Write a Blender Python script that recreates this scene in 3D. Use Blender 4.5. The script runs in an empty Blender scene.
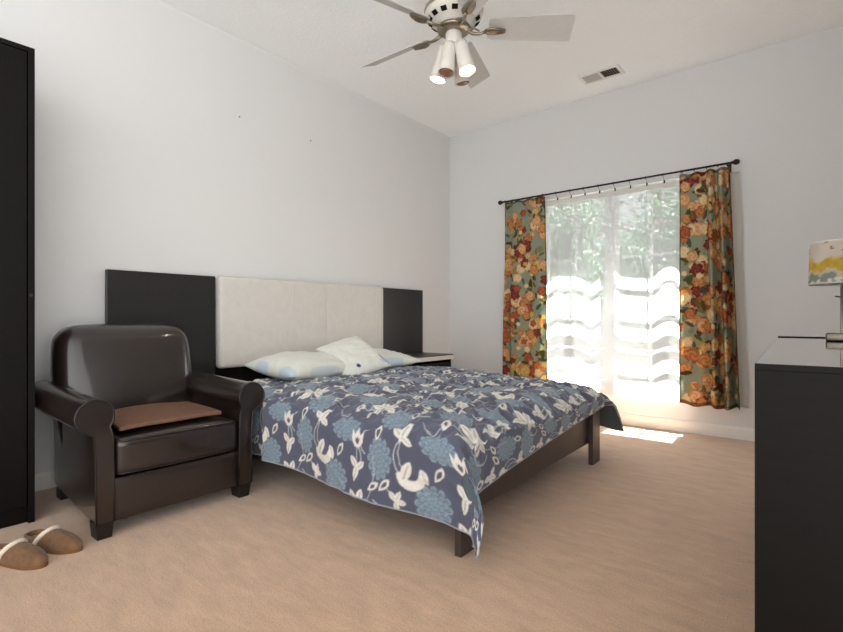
import bpy, bmesh, math, random
import numpy as np
from mathutils import Vector, Matrix, noise as mnoise

random.seed(7)
rng = np.random.RandomState(11)
S = bpy.context.scene
COL = S.collection
PI = math.pi
CX, CY = 3.078, -4.185          # camera stand point
ROOM_X, ROOM_Y0, CEIL = 3.45, -6.4, 2.74


# ------------------------------------------------------------------ helpers
def lin(c):
    out = []
    for v in c[:3]:
        v = v / 255.0
        out.append(v / 12.92 if v <= 0.04045 else ((v + 0.055) / 1.055) ** 2.4)
    return (out[0], out[1], out[2], 1.0)


def mat(name, col, rough=0.5, spec=0.5, metal=0.0, bump=None, vary=None, coat=0.0, coat_rough=0.1,
        sheen=0.0, attr=None, emit=None, emit_s=0.0, ior=1.5, trans_sub=0.0):
    m = bpy.data.materials.new(name)
    m.use_nodes = True
    nt = m.node_tree
    b = nt.nodes['Principled BSDF']
    out = nt.nodes['Material Output']
    b.inputs['Base Color'].default_value = lin(col)
    b.inputs['Roughness'].default_value = rough
    b.inputs['Specular IOR Level'].default_value = spec
    b.inputs['Metallic'].default_value = metal
    b.inputs['Coat Weight'].default_value = coat
    b.inputs['Coat Roughness'].default_value = coat_rough
    b.inputs['Sheen Weight'].default_value = sheen
    b.inputs['IOR'].default_value = ior
    tc = nt.nodes.new('ShaderNodeTexCoord')
    if attr:
        a = nt.nodes.new('ShaderNodeAttribute')
        a.attribute_name = attr
        nt.links.new(a.outputs['Color'], b.inputs['Base Color'])
        src = a.outputs['Color']
    elif vary:                                   # vary = (second colour, scale, stretch xyz)
        mp = nt.nodes.new('ShaderNodeMapping')
        mp.inputs['Scale'].default_value = vary[2] if len(vary) > 2 else (1, 1, 1)
        nz = nt.nodes.new('ShaderNodeTexNoise')
        nz.inputs['Scale'].default_value = vary[1]
        nz.inputs['Detail'].default_value = 6
        rp = nt.nodes.new('ShaderNodeValToRGB')
        rp.color_ramp.elements[0].position = 0.3
        rp.color_ramp.elements[1].position = 0.7
        rp.color_ramp.elements[0].color = lin(col)
        rp.color_ramp.elements[1].color = lin(vary[0])
        nt.links.new(tc.outputs['Object'], mp.inputs['Vector'])
        nt.links.new(mp.outputs['Vector'], nz.inputs['Vector'])
        nt.links.new(nz.outputs['Fac'], rp.inputs['Fac'])
        nt.links.new(rp.outputs['Color'], b.inputs['Base Color'])
    if bump:                                     # bump = (scale, strength, distance)
        nz = nt.nodes.new('ShaderNodeTexNoise')
        nz.inputs['Scale'].default_value = bump[0]
        nz.inputs['Detail'].default_value = 5
        bp = nt.nodes.new('ShaderNodeBump')
        bp.inputs['Strength'].default_value = bump[1]
        bp.inputs['Distance'].default_value = bump[2]
        nt.links.new(tc.outputs['Object'], nz.inputs['Vector'])
        nt.links.new(nz.outputs['Fac'], bp.inputs['Height'])
        nt.links.new(bp.outputs['Normal'], b.inputs['Normal'])
    if emit:
        b.inputs['Emission Color'].default_value = lin(emit)
        b.inputs['Emission Strength'].default_value = emit_s
    if trans_sub:                                # thin cloth lets some light through
        tr = nt.nodes.new('ShaderNodeBsdfTranslucent')
        if attr:
            nt.links.new(src, tr.inputs['Color'])
        else:
            tr.inputs['Color'].default_value = lin(col)
        mx = nt.nodes.new('ShaderNodeMixShader')
        mx.inputs['Fac'].default_value = trans_sub
        nt.links.new(b.outputs['BSDF'], mx.inputs[1])
        nt.links.new(tr.outputs['BSDF'], mx.inputs[2])
        nt.links.new(mx.outputs['Shader'], out.inputs['Surface'])
    return m


def link(name, me, m=None, parent=None, smooth=False):
    o = bpy.data.objects.new(name, me)
    COL.objects.link(o)
    if m is not None:
        for k in (m if isinstance(m, (list, tuple)) else [m]):
            me.materials.append(k)
    if parent is not None:
        o.parent = parent
    if smooth:
        for p in me.polygons:
            p.use_smooth = True
    return o


def obj(name, bm, m=None, parent=None, smooth=False, auto=None):
    me = bpy.data.meshes.new(name)
    bmesh.ops.recalc_face_normals(bm, faces=bm.faces[:])
    if auto is not None:
        for f in bm.faces:
            f.smooth = True
        for e in bm.edges:
            if len(e.link_faces) == 2 and e.calc_face_angle(0) > math.radians(auto):
                e.smooth = False
    bm.to_mesh(me)
    bm.free()
    return link(name, me, m, parent, smooth)


def tag(o, label=None, cat=None, group=None, kind=None):
    if label: o['label'] = label
    if cat: o['category'] = cat
    if group: o['group'] = group
    if kind: o['kind'] = kind
    return o


def thing(name, label, cat, loc=(0, 0, 0), rz=0.0, group=None):
    o = bpy.data.objects.new(name, None)
    o.empty_display_size = 0.1
    COL.objects.link(o)
    o.location = loc
    o.rotation_euler = (0, 0, rz)
    return tag(o, label, cat, group)


def box(bm, x0, x1, y0, y1, z0, z1, bev=0.0, seg=2):
    r = bmesh.ops.create_cube(bm, size=1.0)
    vs = r['verts']
    for v in vs:
        v.co = Vector(((x0 + x1) / 2 + v.co.x * (x1 - x0), (y0 + y1) / 2 + v.co.y * (y1 - y0),
                       (z0 + z1) / 2 + v.co.z * (z1 - z0)))
    if bev > 0:
        es = list({e for v in vs for e in v.link_edges})
        bmesh.ops.bevel(bm, geom=es, offset=bev, segments=seg, affect='EDGES', profile=0.5)
    return vs


def boxbm(*a, **k):
    bm = bmesh.new()
    box(bm, *a, **k)
    return bm


def tube(bm, pts, r, seg=10, closed=False, caps=True):
    pts = [Vector(p) for p in pts]
    n = len(pts)
    rr = r if isinstance(r, (list, tuple)) else [r] * n
    rings = []
    up = None
    for i, p in enumerate(pts):
        if closed:
            t = (pts[(i + 1) % n] - pts[i - 1]).normalized()
        else:
            t = (pts[min(i + 1, n - 1)] - pts[max(i - 1, 0)]).normalized()
        if up is None:
            up = Vector((0, 0, 1)) if abs(t.z) < 0.9 else Vector((1, 0, 0))
        a = t.cross(up)
        if a.length < 1e-6:
            a = t.cross(Vector((0, 1, 0)))
        a.normalize()
        b = a.cross(t).normalized()
        up = b
        rings.append([bm.verts.new(p + rr[i] * (math.cos(2 * PI * k / seg) * a + math.sin(2 * PI * k / seg) * b))
                      for k in range(seg)])
    m = n if closed else n - 1
    for i in range(m):
        A, B = rings[i], rings[(i + 1) % n]
        for k in range(seg):
            bm.faces.new((A[k], A[(k + 1) % seg], B[(k + 1) % seg], B[k]))
    if caps and not closed:
        bm.faces.new(rings[0][::-1])
        bm.faces.new(rings[-1])


def tubebm(*a, **k):
    bm = bmesh.new()
    tube(bm, *a, **k)
    return bm


def lathe(bm, prof, M=None, seg=28):
    """prof = [(r, z)...] turned about z, then placed by the matrix M"""
    rings = []
    for r, z in prof:
        if r < 1e-5:
            rings.append([bm.verts.new((0, 0, z))])
        else:
            rings.append([bm.verts.new((r * math.cos(2 * PI * k / seg), r * math.sin(2 * PI * k / seg), z)) for k in range(seg)])
    for A, B in zip(rings, rings[1:]):
        for k in range(seg):
            k2 = (k + 1) % seg
            if len(A) == 1 and len(B) == 1:
                continue
            if len(A) == 1:
                bm.faces.new((A[0], B[k2], B[k]))
            elif len(B) == 1:
                bm.faces.new((A[k], A[k2], B[0]))
            else:
                bm.faces.new((A[k], A[k2], B[k2], B[k]))
    if M is not None:
        for R in rings:
            for v in R:
                v.co = M @ v.co


def lathebm(*a, **k):
    bm = bmesh.new()
    lathe(bm, *a, **k)
    return bm


def axis_vals(h, r, k, m):
    a = [-h + r * (1 - math.cos(PI / 2 * i / k)) for i in range(k)]
    inner = [-(h - r) + 2 * (h - r) * i / m for i in range(m + 1)]
    b = [-v for v in a[::-1]]
    return a + inner + b


def rbox(c, size, r, k=4, m=8, fn=None):
    """rounded box with dense faces; fn(x, y, z in local) -> deformed local Vector"""
    h = [s / 2 for s in size]
    ax = [axis_vals(h[i], min(r, h[i] * 0.999), k, m) for i in range(3)]
    bm = bmesh.new()
    cache = {}

    def vert(p):
        key = tuple(round(v, 6) for v in p)
        if key in cache:
            return cache[key]
        q = [max(-(h[i] - r), min(h[i] - r, p[i])) for i in range(3)]
        d = Vector([p[i] - q[i] for i in range(3)])
        w = Vector(q) + (d.normalized() * r if d.length > 1e-9 else d)
        if fn:
            w = fn(w.x, w.y, w.z)
        v = bm.verts.new(Vector(c) + Vector(w))
        cache[key] = v
        return v
    for i in range(3):
        j, l = (i + 1) % 3, (i + 2) % 3
        for s in (-1, 1):
            for a in range(len(ax[j]) - 1):
                for b in range(len(ax[l]) - 1):
                    q = []
                    for (da, db) in ((0, 0), (1, 0), (1, 1), (0, 1)):
                        p = [0, 0, 0]
                        p[i] = s * h[i]; p[j] = ax[j][a + da]; p[l] = ax[l][b + db]
                        q.append(vert(p))
                    if len(set(q)) == 4:
                        try:
                            bm.faces.new(q)
                        except ValueError:
                            pass
    return bm


def grid_mesh(name, P, colors=None, wrap=False):
    """P: (nu, nv, 3) array -> mesh with optional per-vertex linear colours in 'Col'"""
    nu, nv = P.shape[:2]
    me = bpy.data.meshes.new(name)
    idx = np.arange(nu * nv).reshape(nu, nv)
    if wrap:
        idx = np.vstack([idx, idx[:1]])
    f = np.stack([idx[:-1, :-1], idx[1:, :-1], idx[1:, 1:], idx[:-1, 1:]], -1).reshape(-1, 4)
    me.from_pydata(P.reshape(-1, 3).tolist(), [], f.tolist())
    if colors is not None:
        ca = me.color_attributes.new('Col', 'FLOAT_COLOR', 'POINT')
        c4 = np.ones((nu * nv, 4), dtype=np.float32)
        c4[:, :3] = colors.reshape(-1, 3)
        ca.data.foreach_set('color', c4.ravel())
    me.polygons.foreach_set('use_smooth', [True] * len(me.polygons))
    me.update()
    return me


def L3(c):
    return np.array(lin(c)[:3])


def pip(poly, X, Y):
    """points inside polygon"""
    ins = np.zeros(X.shape, bool)
    n = len(poly)
    j = n - 1
    for i in range(n):
        xi, yi = poly[i]; xj, yj = poly[j]
        if yi != yj:
            ins ^= ((yi > Y) != (yj > Y)) & (X < (xj - xi) * (Y - yi) / (yj - yi) + xi)
        j = i
    return ins


# ------------------------------------------------------------------ materials
M = {}
M['wall'] = mat('wall_paint', (217, 217.5, 217.5), 0.75, 0.25, bump=(140, 0.04, 0.002))
M['wall_back'] = M['wall']
M['ceil'] = mat('ceiling_texture', (246, 249, 250), 0.9, 0.1, bump=(55, 0.55, 0.006))
M['white'] = mat('white_trim', (232, 230, 226), 0.4, 0.4, bump=(30, 0.03, 0.001))
M['vinyl'] = mat('window_vinyl', (238, 238, 236), 0.35, 0.4, bump=(30, 0.02, 0.001))
M['black_wood'] = mat('black_brown_wood', (12, 10, 9), 0.45, 0.12, vary=((17, 14, 13), 9, (1, 1, 14)), bump=(60, 0.05, 0.001))
M['black_panel'] = mat('black_panel_wood', (25, 24, 24), 0.36, 0.55, vary=((33, 31, 31), 9, (1, 14, 1)), bump=(50, 0.02, 0.001))
M['bed_wood'] = mat('espresso_bed_wood', (58, 48, 45), 0.36, 0.5, vary=((67, 57, 53), 9, (1, 1, 14)), bump=(60, 0.04, 0.001))
M['silver_rail'] = mat('pale_grey_rail', (196, 192, 186), 0.35, 0.5, bump=(40, 0.02, 0.001))
M['cream'] = mat('cream_upholstery', (205, 201, 195), 0.6, 0.3, vary=((211, 207, 201), 25), bump=(220, 0.12, 0.002))
M['leather'] = mat('dark_brown_leather', (31, 22, 18), 0.36, 0.4, vary=((37, 27, 23), 6), bump=(85, 0.06, 0.0015), coat=0.8, coat_rough=0.08)
M['leather_pipe'] = mat('leather_piping', (18, 13, 11), 0.35, 0.5, bump=(90, 0.05, 0.001))
M['foot'] = mat('dark_wood_foot', (20, 15, 13), 0.4, 0.4, vary=((28, 21, 18), 20))
M['brown_cloth'] = mat('brown_cloth', (124, 94, 78), 0.9, 0.1, vary=((112, 84, 68), 40), bump=(300, 0.3, 0.003))
M['suede'] = mat('tan_suede', (128, 97, 72), 0.9, 0.1, vary=((106, 79, 58), 45), bump=(250, 0.4, 0.003), sheen=0.2)
M['fleece'] = mat('white_fleece', (226, 214, 196), 0.95, 0.05, bump=(240, 0.5, 0.004), sheen=0.3)
M['insole'] = mat('fleece_insole', (176, 146, 112), 0.95, 0.05, vary=((150, 120, 90), 60), bump=(200, 0.5, 0.004))
M['sole'] = mat('slipper_sole', (120, 84, 56), 0.8, 0.2, bump=(120, 0.2, 0.002))
M['rod'] = mat('black_metal_rod', (38, 34, 33), 0.4, 0.5, metal=0.6, bump=(60, 0.03, 0.001))
M['nickel'] = mat('brushed_nickel', (168, 160, 146), 0.28, 0.5, metal=1.0, bump=(70, 0.05, 0.001))
M['dark_nickel'] = mat('antique_nickel', (152, 142, 126), 0.33, 0.5, metal=1.0, bump=(80, 0.15, 0.002))
M['chrome'] = mat('chrome', (112, 106, 96), 0.25, 0.5, metal=1.0, bump=(40, 0.01, 0.001))
M['blade'] = mat('white_fan_blade', (190, 188, 185), 0.45, 0.4, vary=((197, 195, 192), 8, (1, 12, 1)))
M['fan_white'] = mat('fan_white_enamel', (216, 212, 204), 0.35, 0.5, bump=(40, 0.02, 0.001))
M['dark_hole'] = mat('dark_slot', (28, 22, 18), 0.8, 0.1, bump=(40, 0.05, 0.001))
M['vent_grey'] = mat('vent_slat_grey', (196, 193, 188), 0.5, 0.4, bump=(40, 0.03, 0.001))
M['vent_dark'] = mat('vent_duct_dark', (60, 56, 54), 0.8, 0.1, bump=(40, 0.03, 0.001))
M['bulb'] = mat('lit_bulb', (255, 225, 190), 0.4, 0.3, emit=(255, 222, 178), emit_s=14.0, bump=(20, 0.01, 0.001))
M['bulb_off'] = mat('unlit_reflector_bulb', (128, 84, 62), 0.25, 0.5, bump=(20, 0.02, 0.001))
M['mattress'] = mat('white_mattress', (214, 212, 208), 0.9, 0.1, bump=(90, 0.1, 0.003))
M['duvet'] = mat('printed_duvet_cotton', (80, 85, 105), 0.7, 0.3, attr='Col', bump=(260, 0.15, 0.0015), sheen=0.25)
M['duvet_back'] = mat('plain_blue_grey_cotton', (88, 100, 108), 0.85, 0.15, bump=(200, 0.15, 0.0015), sheen=0.1)
M['pillow'] = mat('pillow_cotton', (220, 220, 212), 0.85, 0.15, attr='Col', bump=(160, 0.12, 0.002), sheen=0.1)
M['floral'] = mat('floral_curtain_cloth', (140, 130, 100), 0.85, 0.1, attr='Col', bump=(300, 0.1, 0.001), trans_sub=0.42)
M['lining'] = mat('curtain_lining', (222, 220, 214), 0.85, 0.1, bump=(200, 0.1, 0.001), trans_sub=0.3)
M['shade'] = mat('painted_lampshade', (215, 205, 185), 0.8, 0.1, attr='Col', bump=(200, 0.08, 0.001), trans_sub=0.25)
M['bark'] = mat('tree_bark', (92, 78, 64), 0.9, 0.1, vary=((70, 58, 46), 12, (1, 1, .3)), bump=(25, 0.6, 0.02))
M['leaf'] = mat('tree_leaf', (52, 78, 52), 0.6, 0.3, vary=((76, 104, 74), 1.6), trans_sub=0.4)
M['siding'] = mat('white_vinyl_fence', (226, 226, 222), 0.5, 0.3, bump=(20, 0.05, 0.002))


def carpet_material():
    m = mat('tan_carpet', (188, 152, 122), 0.95, 0.08, sheen=0.4)
    nt = m.node_tree
    b = nt.nodes['Principled BSDF']
    tc = nt.nodes.new('ShaderNodeTexCoord')
    n1 = nt.nodes.new('ShaderNodeTexNoise'); n1.inputs['Scale'].default_value = 180; n1.inputs['Detail'].default_value = 4
    n2 = nt.nodes.new('ShaderNodeTexNoise'); n2.inputs['Scale'].default_value = 7; n2.inputs['Detail'].default_value = 7
    n2.inputs['Roughness'].default_value = 0.65
    mp = nt.nodes.new('ShaderNodeMapping'); mp.inputs['Scale'].default_value = (1.0, 2.6, 1.0)
    mp.inputs['Rotation'].default_value = (0, 0, 0.35)
    r1 = nt.nodes.new('ShaderNodeValToRGB')
    r1.color_ramp.elements[0].position = 0.3; r1.color_ramp.elements[0].color = lin((191, 156, 127))
    r1.color_ramp.elements[1].position = 0.7; r1.color_ramp.elements[1].color = lin((213, 180, 152))
    r2 = nt.nodes.new('ShaderNodeValToRGB')
    r2.color_ramp.elements[0].position = 0.32; r2.color_ramp.elements[0].color = (0.82, 0.81, 0.80, 1)
    r2.color_ramp.elements[1].position = 0.68; r2.color_ramp.elements[1].color = (1.06, 1.05, 1.04, 1)
    mx = nt.nodes.new('ShaderNodeMix'); mx.data_type = 'RGBA'; mx.blend_type = 'MULTIPLY'
    mx.inputs['Factor'].default_value = 1.0
    nt.links.new(tc.outputs['Object'], n1.inputs['Vector'])
    nt.links.new(tc.outputs['Object'], mp.inputs['Vector'])
    nt.links.new(mp.outputs['Vector'], n2.inputs['Vector'])
    nt.links.new(n1.outputs['Fac'], r1.inputs['Fac'])
    nt.links.new(n2.outputs['Fac'], r2.inputs['Fac'])
    nt.links.new(r1.outputs['Color'], mx.inputs['A'])
    nt.links.new(r2.outputs['Color'], mx.inputs['B'])
    nt.links.new(mx.outputs['Result'], b.inputs['Base Color'])
    ad = nt.nodes.new('ShaderNodeMath'); ad.operation = 'MULTIPLY_ADD'
    nt.links.new(n2.outputs['Fac'], ad.inputs[0]); ad.inputs[1].default_value = 3.0
    nt.links.new(n1.outputs['Fac'], ad.inputs[2])
    bp = nt.nodes.new('ShaderNodeBump'); bp.inputs['Strength'].default_value = 0.4; bp.inputs['Distance'].default_value = 0.004
    nt.links.new(ad.outputs[0], bp.inputs['Height'])
    nt.links.new(bp.outputs['Normal'], b.inputs['Normal'])
    return m


def glass_material():
    m = bpy.data.materials.new('window_glass'); m.use_nodes = True
    nt = m.node_tree; nt.nodes.clear()
    out = nt.nodes.new('ShaderNodeOutputMaterial')
    t = nt.nodes.new('ShaderNodeBsdfTransparent'); t.inputs['Color'].default_value = (0.95, 0.97, 0.97, 1)
    g = nt.nodes.new('ShaderNodeBsdfGlossy'); g.inputs['Roughness'].default_value = 0.02
    mx = nt.nodes.new('ShaderNodeMixShader')
    mx.inputs[0].default_value = 0.06; nt.links.new(t.outputs[0], mx.inputs[1]); nt.links.new(g.outputs[0], mx.inputs[2])
    nt.links.new(mx.outputs[0], out.inputs['Surface'])
    return m


def sheer_material():
    m = bpy.data.materials.new('white_sheer_voile'); m.use_nodes = True
    nt = m.node_tree; nt.nodes.clear()
    out = nt.nodes.new('ShaderNodeOutputMaterial')
    tp = nt.nodes.new('ShaderNodeBsdfTransparent'); tp.inputs['Color'].default_value = (0.98, 0.98, 0.98, 1)
    df = nt.nodes.new('ShaderNodeBsdfDiffuse'); df.inputs['Color'].default_value = (0.74, 0.745, 0.75, 1)
    tl = nt.nodes.new('ShaderNodeBsdfTranslucent'); tl.inputs['Color'].default_value = (0.74, 0.75, 0.755, 1)
    a = nt.nodes.new('ShaderNodeMixShader'); a.inputs[0].default_value = 0.6
    nt.links.new(df.outputs[0], a.inputs[1]); nt.links.new(tl.outputs[0], a.inputs[2])
    b = nt.nodes.new('ShaderNodeMixShader')
    tc = nt.nodes.new('ShaderNodeTexCoord')
    nz = nt.nodes.new('ShaderNodeTexNoise'); nz.inputs['Scale'].default_value = 60
    rp = nt.nodes.new('ShaderNodeMapRange'); rp.inputs['To Min'].default_value = 0.61; rp.inputs['To Max'].default_value = 0.69
    nt.links.new(tc.outputs['Object'], nz.inputs['Vector']); nt.links.new(nz.outputs['Fac'], rp.inputs['Value'])
    nt.links.new(rp.outputs[0], b.inputs[0])
    nt.links.new(tp.outputs[0], b.inputs[1]); nt.links.new(a.outputs[0], b.inputs[2])
    nt.links.new(b.outputs[0], out.inputs['Surface'])
    return m


M['carpet'] = carpet_material()
M['glass'] = glass_material()
M['sheer'] = sheer_material()
M['glass_top'] = mat('dresser_glass_sheet', (30, 29, 28), 0.04, 0.8, coat=1.0, coat_rough=0.03, ior=1.7, vary=((34, 32, 31), 8))
M['lawn'] = mat('dark_garden_soil', (30, 29, 28), 0.9, 0.1, vary=((38, 37, 35), 3), bump=(40, 0.4, 0.03))

# ------------------------------------------------------------------ the room
def struct(name, bm, m, parent=None, **k):
    o = obj(name, bm, m, parent, **k)
    if parent is None:
        o['kind'] = 'structure'
    return o


WX0, WX1, WZ0, WZ1 = 1.02, 2.245, 0.30, 1.93      # window opening
struct('floor', boxbm(-0.12, ROOM_X + 0.12, ROOM_Y0, 0.14, -0.1, 0.0), M['carpet'])
struct('ceiling', boxbm(-0.12, ROOM_X + 0.12, ROOM_Y0, 0.14, CEIL, CEIL + 0.12), M['ceil'])
struct('wall_left', boxbm(-0.12, 0, ROOM_Y0, 0.14, 0, CEIL), M['wall'])
struct('wall_right', boxbm(ROOM_X, ROOM_X + 0.12, -3.25, 0.14, 0, CEIL), M['wall'])
bm = bmesh.new()
for (a, b_, c, d) in ((0, WX0, 0, CEIL), (WX1, ROOM_X, 0, CEIL), (WX0, WX1, 0, WZ0), (WX0, WX1, WZ1, CEIL)):
    box(bm, a, b_, 0, 0.14, c, d)
struct('wall_back', bm, M['wall_back'])


def baseboard(name, x0, x1, y0, y1, alongx):
    bm = bmesh.new()
    if alongx:
        box(bm, x0, x1, y0, y1, 0, 0.075, 0.003)
        box(bm, x0, x1, y0 + 0.005, y1, 0.070, 0.088, 0.004)
    else:
        box(bm, x0, x1, y0, y1, 0, 0.075, 0.003)
        box(bm, x0, x1 - 0.005, y0, y1, 0.070, 0.088, 0.004)
    return struct(name, bm, M['white'])


baseboard('baseboard_left', 0, 0.014, ROOM_Y0, -0.014, False)
baseboard('baseboard_back', 0, ROOM_X, -0.014, 0, True)
bm = bmesh.new()                                                   # inner sill and apron
box(bm, WX0 - 0.04, WX1 + 0.04, -0.03, 0.05, WZ0 - 0.025, WZ0, 0.006)
struct('trim_1', bm, M['white'])


def window(name, x0, x1):
    fr = bmesh.new()
    y0, y1 = 0.05, 0.10
    w = 0.022
    box(fr, x0, x0 + w, y0, y1, WZ0, WZ1, 0.003)
    box(fr, x1 - w, x1, y0, y1, WZ0, WZ1, 0.003)
    box(fr, x0 + w, x1 - w, y0, y1, WZ0, WZ0 + w, 0.003)
    box(fr, x0 + w, x1 - w, y0, y1, WZ1 - w, WZ1, 0.003)
    o = struct(name, fr, M['vinyl'])
    zm = (WZ0 + WZ1) / 2
    a, b_ = x0 + w, x1 - w
    for (z0, z1, ya) in ((WZ0 + w, zm + 0.018, 0.052), (zm - 0.018, WZ1 - w, 0.076)):
        sb = bmesh.new()
        r = 0.020
        yb = ya + 0.022
        box(sb, a, a + r, ya, yb, z0, z1, 0.002); box(sb, b_ - r, b_, ya, yb, z0, z1, 0.002)
        box(sb, a + r, b_ - r, ya, yb, z0, z0 + r, 0.002); box(sb, a + r, b_ - r, ya, yb, z1 - r, z1, 0.002)
        s = obj('sash', sb, M['vinyl'], o)
        mb = bmesh.new()
        xm = (a + b_) / 2
        box(mb, xm - 0.008, xm + 0.008, ya + 0.004, yb - 0.004, z0 + r, z1 - r)
        for i in (1, 2):
            zz = z0 + r + (z1 - z0 - 2 * r) * i / 3
            box(mb, a + r, b_ - r, ya + 0.005, yb - 0.005, zz - 0.008, zz + 0.008)
        obj('muntins', mb, M['vinyl'], s)
        obj('glass_pane', boxbm(a + r, b_ - r, ya + 0.010, ya + 0.013, z0 + r, z1 - r), M['glass'], s)
    return o


window('window_1', WX0, 1.617)
window('window_2', 1.648, WX1)
struct('trim_2', boxbm(1.617, 1.648, 0.04, 0.12, WZ0, WZ1, 0.003), M['vinyl'])   # centre mullion

# ------------------------------------------------------------------ wardrobe
WD = thing('wardrobe', 'tall black wood wardrobe against the left wall', 'wardrobe', (0.02, -4.36, 0))
WDX = 0.445
bm = bmesh.new()
box(bm, 0, WDX - 0.022, -0.765, -0.745, 0, 1.985, 0.001); box(bm, 0, WDX, 0.742, 0.765, 0, 1.985, 0.001)
box(bm, 0, WDX - 0.022, -0.745, 0.742, 0.07, 0.09); box(bm, 0, WDX, -0.765, 0.765, 1.985, 2.005, 0.001)
box(bm, 0, 0.012, -0.745, 0.742, 0.09, 1.985)
obj('carcass', bm, M['black_wood'], WD)
obj('plinth', boxbm(0.03, WDX - 0.022, -0.745, 0.742, 0, 0.07), M['black_wood'], WD)
for (a, b_) in ((-0.745, -0.002), (0.002, 0.738)):
    d = obj('door', boxbm(WDX - 0.020, WDX - 0.002, a, b_, 0.075, 1.982, 0.0015), M['black_wood'], WD)
    s = 1 if a < -0.1 else -1
    yk = (b_ - 0.05) if s == 1 else (a + 0.05)
    obj('handle', boxbm(WDX - 0.002, WDX + 0.018, yk - 0.006, yk + 0.006, 0.95, 1.10, 0.004), M['nickel'], d)
obj('screw_cap', lathebm([(0, 0), (0.007, 0), (0.006, 0.003), (0, 0.003)], Matrix.Translation((WDX, 0.752, 0.96)) @ Matrix.Rotation(PI / 2, 4, 'Y'), 12), M['vent_dark'], WD)

# ------------------------------------------------------------------ headboard wall panel and nightstand
HB = thing('headboard', 'wide black headboard with a cream padded middle, fixed along the left wall', 'headboard', (0, -1.84, 0))
def hb_panel(y0, y1):
    return boxbm(0.016, 0.048, y0 + 1.84, y1 + 1.84, 0.0, 1.128, 0.002)
obj('side_panel', hb_panel(-3.185, -2.572), M['black_panel'], HB)
obj('side_panel', hb_panel(-1.080, -0.498), M['black_panel'], HB)
obj('base_panel', boxbm(0.016, 0.046, -2.570 + 1.84, -1.082 + 1.84, 0.0, 0.60, 0.002), M['black_wood'], HB)
pad = obj('padded_panel', rbox((0.065, 0.014, 0.838), (0.07, 1.488, 0.588), 0.024, 4, 26), M['cream'], HB, smooth=True)
for v in pad.data.vertices:                                       # shallow channels at the two stitched seams
    if v.co.x > 0.07:
        for ys in (-0.165, 0.125):
            d = abs(v.co.y - ys)
            v.co.x -= 0.0045 * math.exp(-(d / 0.018) ** 2)
for ys in (-0.165, 0.125):
    obj('seam', tubebm([(0.0985, ys, 0.55), (0.0985, ys, 0.84), (0.0985, ys, 1.125)], 0.0016, 6), M['cream'], pad)

NS = thing('nightstand', 'low black nightstand in the corner between bed and window wall', 'nightstand', (0.05, -0.785, 0))
obj('top', boxbm(0.0, 0.36, -0.285, 0.285, 0.530, 0.538, 0.001), M['black_panel'], NS)
obj('front_rail', boxbm(0.34, 0.36, -0.285, 0.285, 0.494, 0.530, 0.002), M['silver_rail'], NS)
obj('top_core', boxbm(0.0, 0.34, -0.28, 0.28, 0.497, 0.530), M['black_wood'], NS)
bm = bmesh.new()
box(bm, 0.0, 0.34, -0.275, -0.255, 0.06, 0.497); box(bm, 0.0, 0.34, 0.255, 0.275, 0.06, 0.497)
box(bm, 0.0, 0.34, -0.255, 0.255, 0.06, 0.08); box(bm, 0.0, 0.012, -0.255, 0.255, 0.08, 0.497)
obj('body', bm, M['black_wood'], NS)
for (a, b_) in ((0.09, 0.275), (0.285, 0.47)):
    d = obj('drawer', boxbm(0.338, 0.356, -0.25, 0.25, a, b_, 0.002), M['black_wood'], NS)
    obj('handle', tubebm([(0.356, -0.05, b_ - 0.04), (0.374, -0.05, b_ - 0.04), (0.374, 0.05, b_ - 0.04), (0.356, 0.05, b_ - 0.04)], 0.004, 8), M['nickel'], d)
obj('plinth', boxbm(0.01, 0.32, -0.265, 0.265, 0, 0.06), M['black_wood'], NS)

# ------------------------------------------------------------------ bed
BROT = math.radians(2.2)
BL, BW = 2.0, 1.545                    # local: x from head (0) to foot (BL), y across, -BW/2 near
# near foot corner (BL, -BW/2) must land on (2.040, -2.708)
cb, sb_ = math.cos(BROT), math.sin(BROT)
bx = 2.042 - (BL * cb + BW / 2 * sb_)
by = -2.708 - (BL * sb_ - BW / 2 * cb)
BM = Matrix.Translation((bx, by, 0)) @ Matrix.Rotation(BROT, 4, 'Z')
BED = thing('bed_frame', 'dark espresso bed frame with flat footboard under the blue duvet', 'bed', (bx, by, 0), BROT)
obj('footboard', boxbm(BL - 0.055, BL - 0.028, -BW / 2 + 0.008, BW / 2 - 0.03, 0.125, 0.365, 0.002), M['bed_wood'], BED)
for s in (-1, 1):
    yo = s * BW / 2
    ya, yb = sorted((yo - s * 0.012, yo - s * 0.040))
    obj('side_rail', boxbm(0.09, BL - 0.055, ya, yb, 0.14, 0.345, 0.002), M['bed_wood'], BED)
    ya, yb = sorted((yo, yo - s * 0.125))
    obj('leg', boxbm(BL - 0.028, BL, ya, yb, 0.0, 0.352, 0.002), M['bed_wood'], BED)
    ya, yb = sorted((yo, yo - s * 0.05))
    obj('leg', boxbm(0.085, 0.135, ya, yb, 0.0, 0.345, 0.002), M['bed_wood'], BED)
bm = bmesh.new()
for i in range(14):
    x = 0.16 + i * 0.130
    box(bm, x, x + 0.07, -BW / 2 + 0.04, BW / 2 - 0.04, 0.22, 0.238)
obj('slats', bm, M['bed_wood'], BED)

MT = obj('mattress', rbox((BL / 2 + 0.01, 0, 0.238 + 0.09), (BL - 0.17, BW - 0.10, 0.18), 0.05, 4, 10), M['mattress'], None, smooth=True)
MT.matrix_world = BM
tag(MT, 'white mattress on the bed frame, under the blue duvet', 'mattress')


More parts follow.
